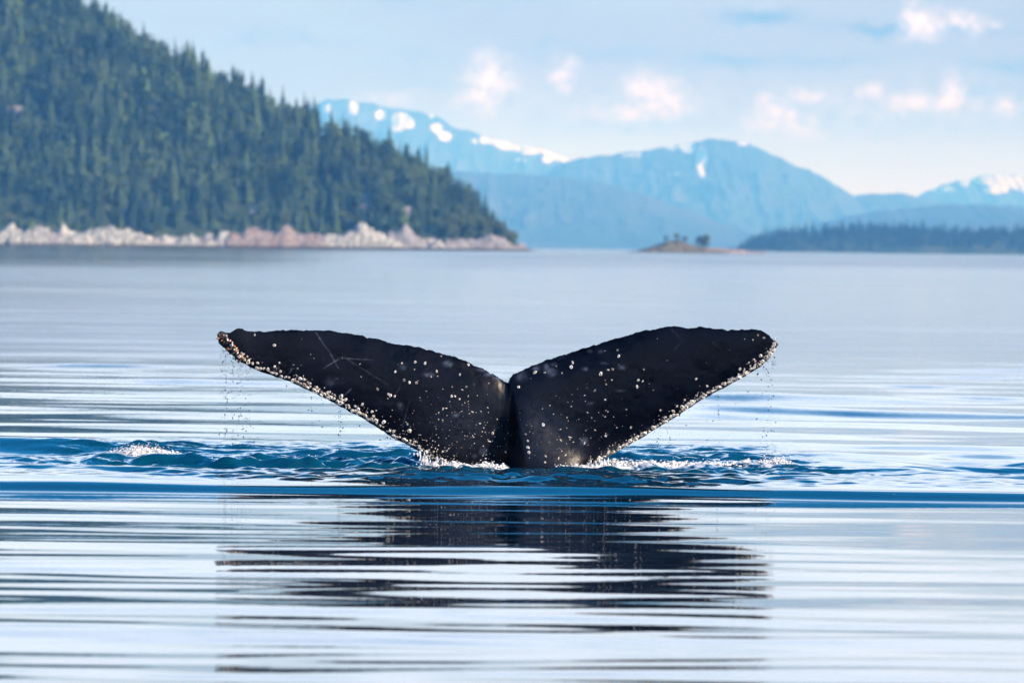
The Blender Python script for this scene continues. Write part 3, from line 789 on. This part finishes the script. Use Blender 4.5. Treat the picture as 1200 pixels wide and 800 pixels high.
def build_whale():
    xs = np.unique(np.concatenate([257.5+(909.5-257.5)*np.linspace(0, 1, 620), 257.5+np.linspace(0, 30, 40)**1, 909.5-np.linspace(0, 20, 30), np.linspace(585, 625, 60)]))
    NC = len(xs)
    NF, NB_ = 120, 40
    vf = np.linspace(0, 1, NF); vf = 0.5-0.5*np.cos(np.pi*vf); vf = 0.5*vf+0.5*np.linspace(0, 1, NF)
    vb = np.linspace(0, 1, NB_+2)[1:-1][::-1]
    yt = ftop(xs); yb = fbot(xs)
    # rough nicks along the trailing edge, small lumps along the leading edge
    env = np.clip(np.minimum(xs-257.5, 909.5-xs)/6, 0, 1)
    yt = yt + env*((fbm(xs*0.16, xs*0+3, 3)-.5)*3.0 + (vnoise(xs*0.7, xs*0+8)-.5)*0.9)
    yb = yb + env*((fbm(xs*0.2+40, xs*0+5, 3)-.5)*2.2)
    yb = np.maximum(yb, yt+0.8)
    PXf, Vf = np.meshgrid(xs, vf); PYf = yt[None]+(yb-yt)[None]*Vf
    PXb, Vb = np.meshgrid(xs, vb); PYb = yt[None]+(yb-yt)[None]*Vb
    def frnt(px, py): return front_y(px, py)
    X, Z = fluke_xz(PXf, PYf)
    Yf = frnt(PXf, np.clip(PYf, ftop(PXf), fbot(PXf)))
    # the rim lies on the mid surface
    Yf[0] = mid_y(PXf[0], PYf[0]); Yf[-1] = mid_y(PXf[-1], PYf[-1])
    Yf = Yf + 0.010*(fbm(PXf*0.05, PYf*0.06, 4)-.5)*np.clip(half_thick(PXf, PYf)/0.03, 0, 1)
    Xb, Zb = fluke_xz(PXb, PYb)
    Yb = mid_y(PXb, PYb)+half_thick(PXb, np.clip(PYb, ftop(PXb), fbot(PXb)))
    V = np.concatenate([np.stack([X, Yf, Z], -1), np.stack([Xb, Yb, Zb], -1)], 0)
    nr = V.shape[0]
    faces = grid_faces(nr, NC)
    last = np.arange(NC-1); close = np.stack([last+(nr-1)*NC, last+(nr-1)*NC+1, last+1, last], 1)
    faces = np.concatenate([faces, close])[:, ::-1]
    V = V.reshape(-1, 3)
    o = mesh_obj('humpback_whale', V, faces, MAT['whale'], smooth=True)
    mk_ = np.zeros((nr, NC))
    P = np.stack([PXf, PYf], -1)
    m = np.zeros(PXf.shape)
    jit = (fbm(PXf*0.15, PYf*0.15, 2)-.5)*3
    for a, c, s in SCRATCH:
        a = np.array(a, float); c = np.array(c, float); d = c-a; L2 = (d**2).sum()
        t = np.clip(((P-a) @ d)/L2, 0, 1); q = P-(a+t[..., None]*d)
        dd = np.hypot(q[..., 0]+jit*.4, q[..., 1])
        m = np.maximum(m, .8*s*np.exp(-(dd/0.6)**2)*(.35+.65*sstep(fbm(PXf*.2+3, PYf*.2, 2), .35, .6)))
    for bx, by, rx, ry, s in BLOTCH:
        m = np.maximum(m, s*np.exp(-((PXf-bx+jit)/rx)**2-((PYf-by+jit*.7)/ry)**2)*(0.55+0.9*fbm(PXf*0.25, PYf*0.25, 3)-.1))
    m = np.maximum(m, .10*np.exp(-((PXf-548)/45)**2-((PYf-505)/38)**2)*(PXf < 590)); m = np.maximum(m, .10*np.exp(-((PXf-640)/36)**2-((PYf-505)/45)**2)*(PXf > 603+0.17*(PYf-458)))  # lit skin beside the keel painted paler, stopping at its shaded face
    # grey scuffs along the leading edge
    db = fbot(PXf)-PYf
    m = np.maximum(m, 0.5*np.exp(-(db/6.0)**2)*sstep(fbm(PXf*0.12+9, PYf*0.2, 3), .5, .7))
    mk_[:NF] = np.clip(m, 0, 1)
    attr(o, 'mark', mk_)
    tag(o, 'black wet whale tail with raised flukes and barnacles standing out of the water', 'whale')
    return o
whale = build_whale()

def surf_point(px, py):
    x, z = fluke_xz(px, py); y = float(front_y(np.array(px, float), np.array(py, float)))
    e = 1.2
    def P3(a, c):
        xx, zz = fluke_xz(a, c); return Vector((float(xx), float(front_y(np.array(a, float), np.array(c, float))), float(zz)))
    du = P3(px+e, py)-P3(px-e, py); dv = P3(px, py-e)-P3(px, py+e)
    n = du.cross(dv).normalized()
    if n.y > 0: n = -n
    return Vector((float(x), y, float(z))), n

def barnacle_mesh(name, seed, mats):
    rr = random.Random(seed); v = []; f = []; mi = []
    N = 9
    for r, z in ((1.0, -0.15), (0.92, 0.25), (0.62, 0.62), (0.40, 0.58), (0.30, 0.25)):
        for k in range(N):
            a = 2*math.pi*k/N; q = r*(1+rr.uniform(-.22, .22))
            v.append((q*math.cos(a), q*math.sin(a), z*(1+rr.uniform(-.1, .1))))
    for j in range(4):
        for k in range(N):
            f.append((j*N+k, j*N+(k+1) % N, (j+1)*N+(k+1) % N, (j+1)*N+k)); mi.append(1 if j == 3 else 0)
    f.append(tuple(4*N+k for k in range(N))); mi.append(1)
    me = bpy.data.meshes.new(name); me.from_pydata(v, [], f)
    for x in mats: me.materials.append(x)
    me.polygons.foreach_set('material_index', mi); me.update()
    return me
def barnacle_material():
    m, b, p = principled('barnacle_shell', (0.62, 0.56, 0.44), 0.6, 0.3)
    r = b.node('ShaderNodeObjectInfo').outputs['Random']
    n = b.noise(b.node('ShaderNodeTexCoord').outputs['Object'], 2.5, 3.0)
    c = b.mix(b.ramp(n, .35, .65), (0.74, 0.71, 0.66), (0.55, 0.49, 0.40))
    c = b.mix(b.ramp(r, .65, 1.0), c, (0.80, 0.79, 0.77))
    c = b.mix(b.ramp(r, .40, .05), c, (0.27, 0.25, 0.23))
    b.put(p.inputs['Base Color'], c)
    return m
MAT['barnacle'] = barnacle_material()
MAT['barnacle_hole'] = principled('barnacle_opening', (0.05, 0.045, 0.035), 0.8)[0]
MAT['orange_barnacle'] = principled('orange_barnacle', (0.42, 0.20, 0.10), 0.55)[0]
MAT['pink_barnacle'] = principled('pink_barnacle', (0.55, 0.30, 0.24), 0.55)[0]
MAT['dark_barnacle'] = principled('dark_barnacle', (0.035, 0.022, 0.022), 0.5)[0]
BM = [barnacle_mesh('barnacle', s, [MAT['barnacle'], MAT['barnacle_hole']]) for s in (1, 2, 3, 4)]

def goose_mesh(seed, mats):
    rr = random.Random(seed); v = []; f = []; mi = []; N = 7
    bend = rr.uniform(-.5, .5)
    prof = ((.45, -.2), (.40, .6), (.38, 1.2), (.75, 1.6), (.85, 2.1), (.55, 2.7), (.08, 3.05))
    for j, (r, z) in enumerate(prof):
        for k in range(N):
            a = 2*math.pi*k/N; v.append((r*math.cos(a)*(1.25 if j > 2 else 1)+bend*z*z*.09, r*math.sin(a)*.8, z))
    for j in range(len(prof)-1):
        for k in range(N): f.append((j*N+k, j*N+(k+1) % N, (j+1)*N+(k+1) % N, (j+1)*N+k)); mi.append(0 if j < 2 else 1)
    f.append(tuple((len(prof)-1)*N+k for k in range(N))); mi.append(1)
    me = bpy.data.meshes.new('stalked_barnacle'); me.from_pydata(v, [], f)
    for x in mats: me.materials.append(x)
    me.polygons.foreach_set('material_index', mi); me.polygons.foreach_set('use_smooth', [True]*len(f)); me.update()
    return me
GM = [goose_mesh(1, [MAT['dark_barnacle'], MAT['orange_barnacle']]), goose_mesh(2, [MAT['dark_barnacle'], MAT['pink_barnacle']]), goose_mesh(3, [MAT['dark_barnacle'], MAT['dark_barnacle']]), goose_mesh(4, [MAT['orange_barnacle'], MAT['barnacle']])]

def add_barnacles():
    rr = random.Random(3)
    spots = []
    def stick(me, name, p, n, size, stretch=1.0, wide=1.0):
        o = bpy.data.objects.new(name, me); COL.objects.link(o); o.parent = whale
        q = n.to_track_quat('Z', 'Y') @ Euler((0, 0, rr.uniform(0, 6.28))).to_quaternion()
        o.matrix_local = Matrix.Translation(p) @ q.to_matrix().to_4x4() @ Matrix.Diagonal((size*wide, size/wide, size*stretch, 1))
    def edge(px):
        """outward direction and point on the leading edge"""
        return float(fbot(np.array(px)))
    # along the left leading edge
    px = 282.0
    while px < 552:
        yb = edge(px)
        dens = 1.0 if px < 500 else 0.75
        if rr.random() < dens: spots.append((px, yb-rr.uniform(2.4, 6.0), rr.uniform(1.7, 3.0)))
        if rr.random() < 0.42: spots.append((px+rr.uniform(-1, 1), yb-rr.uniform(6.0, 12.0), rr.uniform(1.6, 2.8)))
        if rr.random() < 0.16: spots.append((px+rr.uniform(-2, 2), yb-rr.uniform(9, 20), rr.uniform(1.0, 1.9)))
        px += rr.uniform(2.4, 5.2)
    px = 693.0
    while px < 905:
        yb = edge(px)
        spots.append((px, yb-rr.uniform(1.8, 4.8), rr.uniform(1.6, 2.9)))
        if rr.random() < (0.75 if px > 820 else .35): spots.append((px+rr.uniform(-1, 1), yb-rr.uniform(3.0, 7.0), rr.uniform(1.3, 2.6)))
        if rr.random() < (0.35 if px > 860 else .10): spots.append((px+rr.uniform(-2, 2), yb-rr.uniform(7, 14), rr.uniform(1.0, 2.0)))
        px += rr.uniform(2.2, 4.2)
    for py in (396, 401, 405, 409, 413, 417):
        spots.append((905-0.35*(py-400)+rr.uniform(-2, 1), py, rr.uniform(1.8, 2.6)))
    for a in [(471, 425), (487, 424), (498, 425), (517, 417), (549, 427), (512, 434), (506, 441), (539, 439), (464, 435), (474, 444), (480, 447), (488, 448), (491, 445), (463, 463), (547, 452),
              (530, 464), (534, 463), (539, 467), (478, 496), (480, 504), (500, 516), (510, 516), (578, 507), (510, 524), (443, 455), (456, 461), (458, 463), (455, 466), (608, 453), (627, 436), (638, 436), (652, 428), (671, 424), (669, 429),
              (658, 437), (723, 410), (724, 417), (703, 438), (712, 433), (718, 432), (716, 444), (710, 450), (697, 457), (709, 468), (754, 432), (747, 445), (636, 497), (739, 500), (709, 510), (801, 467), (773, 480), (788, 481),
              (300, 392), (323, 404), (746, 452), (815, 443), (893, 395), (886, 392), (880, 398), (618, 515), (618, 522), (619, 528), (616, 508), (638, 540), (639, 533)]:
        spots.append((a[0]+rr.uniform(-.6, .6), a[1]+rr.uniform(-.6, .6), rr.uniform(1.2, 2.1)))
    n = 0
    for px, py, r in spots:
        p, nn = surf_point(px, py)
        nn = (nn+Vector((rr.uniform(-.3, .3), rr.uniform(-.1, .1), rr.uniform(-.35, .2)))).normalized()
        stick(rr.choice(BM), 'barnacle', p, nn, r*rr.choice([.55, .7, .85, 1.0, 1.12])/PXM, rr.uniform(.5, 1.2), rr.uniform(.78, 1.3)); n += 1
    print('barnacles', n)
    # the clump of stalked barnacles on the left tip
    for k in range(54):
        t = rr.random()
        px = 262+t*26+rr.uniform(-2, 2); py = 389+t*30+rr.uniform(-3.0, 3.0)
        outer = py > 389+t*30+0.3
        p, nn = surf_point(np.clip(px, 260, 300), min(max(py, float(ftop(np.array(max(px, 260))))+1), float(fbot(np.array(max(px, 260))))-1))
        if outer or t < .15:
            d = (Vector((-0.9, -0.2, -0.30-0.5*t))+Vector((rr.uniform(-.3, .3), rr.uniform(-.3, .3), rr.uniform(-.3, .3)))).normalized()
            stick(GM[2] if rr.random() < .75 else GM[0], 'stalked_barnacle', p, d, rr.uniform(1.0, 1.5)/PXM, rr.uniform(1.1, 2.0))
        else:
            d = (nn+Vector((rr.uniform(-.5, .3), 0, rr.uniform(-.5, .3)))).normalized()
            stick(rr.choice([GM[0], GM[1], GM[3], GM[3]]), 'stalked_barnacle', p, d, rr.uniform(1.3, 2.1)/PXM, rr.uniform(.6, 1.0))
    # tiny pale specks: young barnacles, too small to pick apart
    V = []; Fc = []
    for k in range(1150):
        if k > 520:
            px = rr.uniform(280, 560) if k % 2 else rr.uniform(690, 906); py = float(fbot(np.array(px)))-3.2-abs(rr.gauss(0, 5))
        elif rr.random() < .6: px, py = rr.gauss(530, 36), rr.gauss(508, 24)
        elif rr.random() < .6: px, py = rr.gauss(680, 36), rr.gauss(505, 28)
        else: px, py = rr.uniform(290, 890), rr.uniform(390, 540)
        if not (ftop(np.array(px))+4 < py < fbot(np.array(px))-3) or py > 556: continue
        p, nn = surf_point(px, py)
        r = rr.choice([.25, .35, .4, .5, .75])/PXM
        a = nn.orthogonal().normalized(); c = nn.cross(a)
        th = rr.uniform(0, 6.28); st = rr.choice([1, 1, 1, 2.6])
        u = (a*math.cos(th)+c*math.sin(th)); w = (c*math.cos(th)-a*math.sin(th))
        i = len(V)
        for q in range(6):
            an = q*math.pi/3
            V.append(p+u*r*st*math.cos(an)+w*r*math.sin(an)-nn*.001)
        V.append(p+nn*r*0.7)
        for q in range(6): Fc.append((i+q, i+(q+1) % 6, i+6))
    o = mesh_obj('young_barnacles', V, Fc, MAT['barnacle'], whale); tag(o, kind='stuff')
add_barnacles()

# ------------------------------------------------------------------ spray, drips and foam
def foam_material():
    m, b, p = principled('foam', (0.82, 0.83, 0.84), 0.45, 0.5)
    p.inputs['Subsurface Weight'].default_value = 0.0
    return m
MAT['foam'] = foam_material()
def drop_material():
    m, b, p = principled('water_drop', (0.02, 0.07, 0.13), 0.05)
    p.inputs['Transmission Weight'].default_value = 0.25; p.inputs['IOR'].default_value = 1.333
    return m
MAT['drop'] = drop_material()
def ico():
    bm = bmesh.new(); bmesh.ops.create_icosphere(bm, subdivisions=1, radius=1)
    v = np.array([x.co[:] for x in bm.verts]); f = np.array([[x.index for x in q.verts] for q in bm.faces]); bm.free(); return v, f
ICO = ico()
def blobs(name, label, items, mat, cat):
    VV = []; FF = []; off = 0
    for x, y, z, sx, sy, sz in items:
        VV.append(ICO[0]*np.array([sx, sy, sz])+np.array([x, y, z])); FF.append(ICO[1]+off); off += len(ICO[0])
    o = mesh_obj(name, np.concatenate(VV), np.concatenate(FF), mat, smooth=True)
    tag(o, label, cat, kind='stuff'); return o
def wh(x, y): return float(water_height(np.array([x]), np.array([y]))[0])

def build_foam():
    rr = random.Random(12)
    def heap(cx, cy, lx, ly, n, hmax, smax=.012):
        it = []
        n *= 3
        cents = [(rr.gauss(cx, lx*.55), rr.gauss(cy, ly*.55), rr.uniform(.15, 1), rr.uniform(.5, 1.5)) for _ in range(max(8, n//60))]
        for _ in range(n):
            ax, ay, w, sp = rr.choice(cents)
            it.append((rr.gauss(ax, lx*.13*sp), rr.gauss(ay, ly*.16*sp), w))
        Z = water_height(np.array([q[0] for q in it]), np.array([q[1] for q in it]))
        out = []
        for (x, y, w), z in zip(it, Z):
            up = abs(rr.gauss(0, .35))*hmax*w
            s = (.15+.85*rr.random()**2.2)*smax*(1-.5*min(1, up/.05))
            out.append((x, y, z+up-.002, s*rr.uniform(.8, 2.4), s*rr.uniform(.8, 1.6), s*rr.uniform(.4, 1.1)))
        return out
    blobs('foam', 'white foam churned up at the left foot of the whale tail', heap(-.38, -.30, .30, .18, 520, .06), MAT['foam'], 'foam')
    blobs('foam', 'white foam churned up at the right foot of the whale tail', heap(.55, -.25, .22, .14, 520, .07), MAT['foam'], 'foam')
    blobs('foam', 'long patch of white foam on the water right of the whale tail', heap(1.15, .55, .52, .45, 1700, .065, .017), MAT['foam'], 'foam')
    blobs('foam', 'small white breaking crest at the far left of the disturbed water', heap(-3.10, 1.5, .24, .16, 1000, .10, .010)+heap(-2.6, 1.35, .45, .2, 420, .045, .008), MAT['foam'], 'foam')
    blobs('foam', 'bubbling lump of foam at the right end of the disturbed water', heap(2.12, .6, .16, .22, 380, .10, .011), MAT['foam'], 'foam')
    blobs('foam', 'thin flecks of foam between the left crest and the tail', heap(-1.9, .9, 1.0, .6, 420, .03, .008), MAT['foam'], 'foam')
    # thin sheets and strands of water running off the leading edges at the foot
    it = []
    for side, pts in ((-1, [(496, 531), (505, 538), (514, 543), (523, 546), (540, 548)]), (1, [(705, 540), (695, 544), (684, 549), (675, 551), (668, 552)])):
        for px, py in pts:
            for _ in range(34):
                a = px+rr.gauss(0, 5); c = py+rr.uniform(-3, 9)
                x, z = fluke_xz(a, c); s = rr.uniform(.004, .010)
                it.append((float(x), -.25+rr.uniform(-.1, .1), max(float(z), .03), s*.6, s*.6, s*rr.uniform(1, 4)))
    blobs('splash', 'white splash strands where the tail edges meet the water', it, MAT['foam'], 'splash')
build_foam()

def build_drips():
    rr = random.Random(8)
    def col(px0, px1, top, n, bottom, label):
        it = []
        streams = [rr.uniform(px0, px1) for _ in range(max(3, n//16))]
        for _ in range(n):
            px = rr.choice(streams)+rr.gauss(0, 1.0) if rr.random() < .55 else rr.uniform(px0, px1)
            yt = float(fbot(np.array(px)))
            py = yt+(bottom-yt)*rr.random()**1.35
            x, z = fluke_xz(px, py)
            y = float(mid_y(np.array(px), np.array(yt)))+rr.gauss(0, .04)
            s = rr.choice([.0024, .003, .0035, .004, .006])
            if z < .06: continue
            it.append((float(x), y, float(z), s, s, s*rr.choice([1, 1, 1.2, 1.5])))
        blobs('water_drops', label, it, MAT['drop'], 'water drops')
    col(258, 296, 400, 260, 520, 'curtain of drops falling from the left tip of the whale tail')
    col(296, 470, 400, 110, 535, 'sparse drops falling from the left leading edge of the tail')
    col(884, 908, 420, 90, 530, 'drops falling from the right tip of the whale tail')
    col(760, 884, 420, 60, 530, 'sparse drops falling from the right leading edge of the tail')
build_drips()

# ------------------------------------------------------------------ haze
def build_haze():
    m = bpy.data.materials.new('haze'); m.use_nodes = True
    t = m.node_tree
    for n in list(t.nodes): t.nodes.remove(n)
    out = t.nodes.new('ShaderNodeOutputMaterial'); v = t.nodes.new('ShaderNodeVolumePrincipled')
    v.inputs['Color'].default_value = (0.13, 0.455, 1.0, 1)
    v.inputs['Absorption Color'].default_value = (1, 1, 1, 1)
    v.inputs['Density'].default_value = 7.8e-5
    v.inputs['Anisotropy'].default_value = -0.25
    t.links.new(v.outputs[0], out.inputs['Volume'])
    m.cycles.homogeneous_volume = True if hasattr(m.cycles, 'homogeneous_volume') else None
    x0, x1, y0, y1, z0, z1 = -46000, 46000, -1500, 46000, -6, 830
    v = [(x, y, z) for z in (z0, z1) for y in (y0, y1) for x in (x0, x1)]
    f = [(0, 2, 3, 1), (4, 5, 7, 6), (0, 1, 5, 4), (2, 6, 7, 3), (0, 4, 6, 2), (1, 3, 7, 5)]
    o = mesh_obj('haze', v, f, m)
    tag(o, 'pale blue haze over the water', 'haze', kind='stuff')
build_haze()
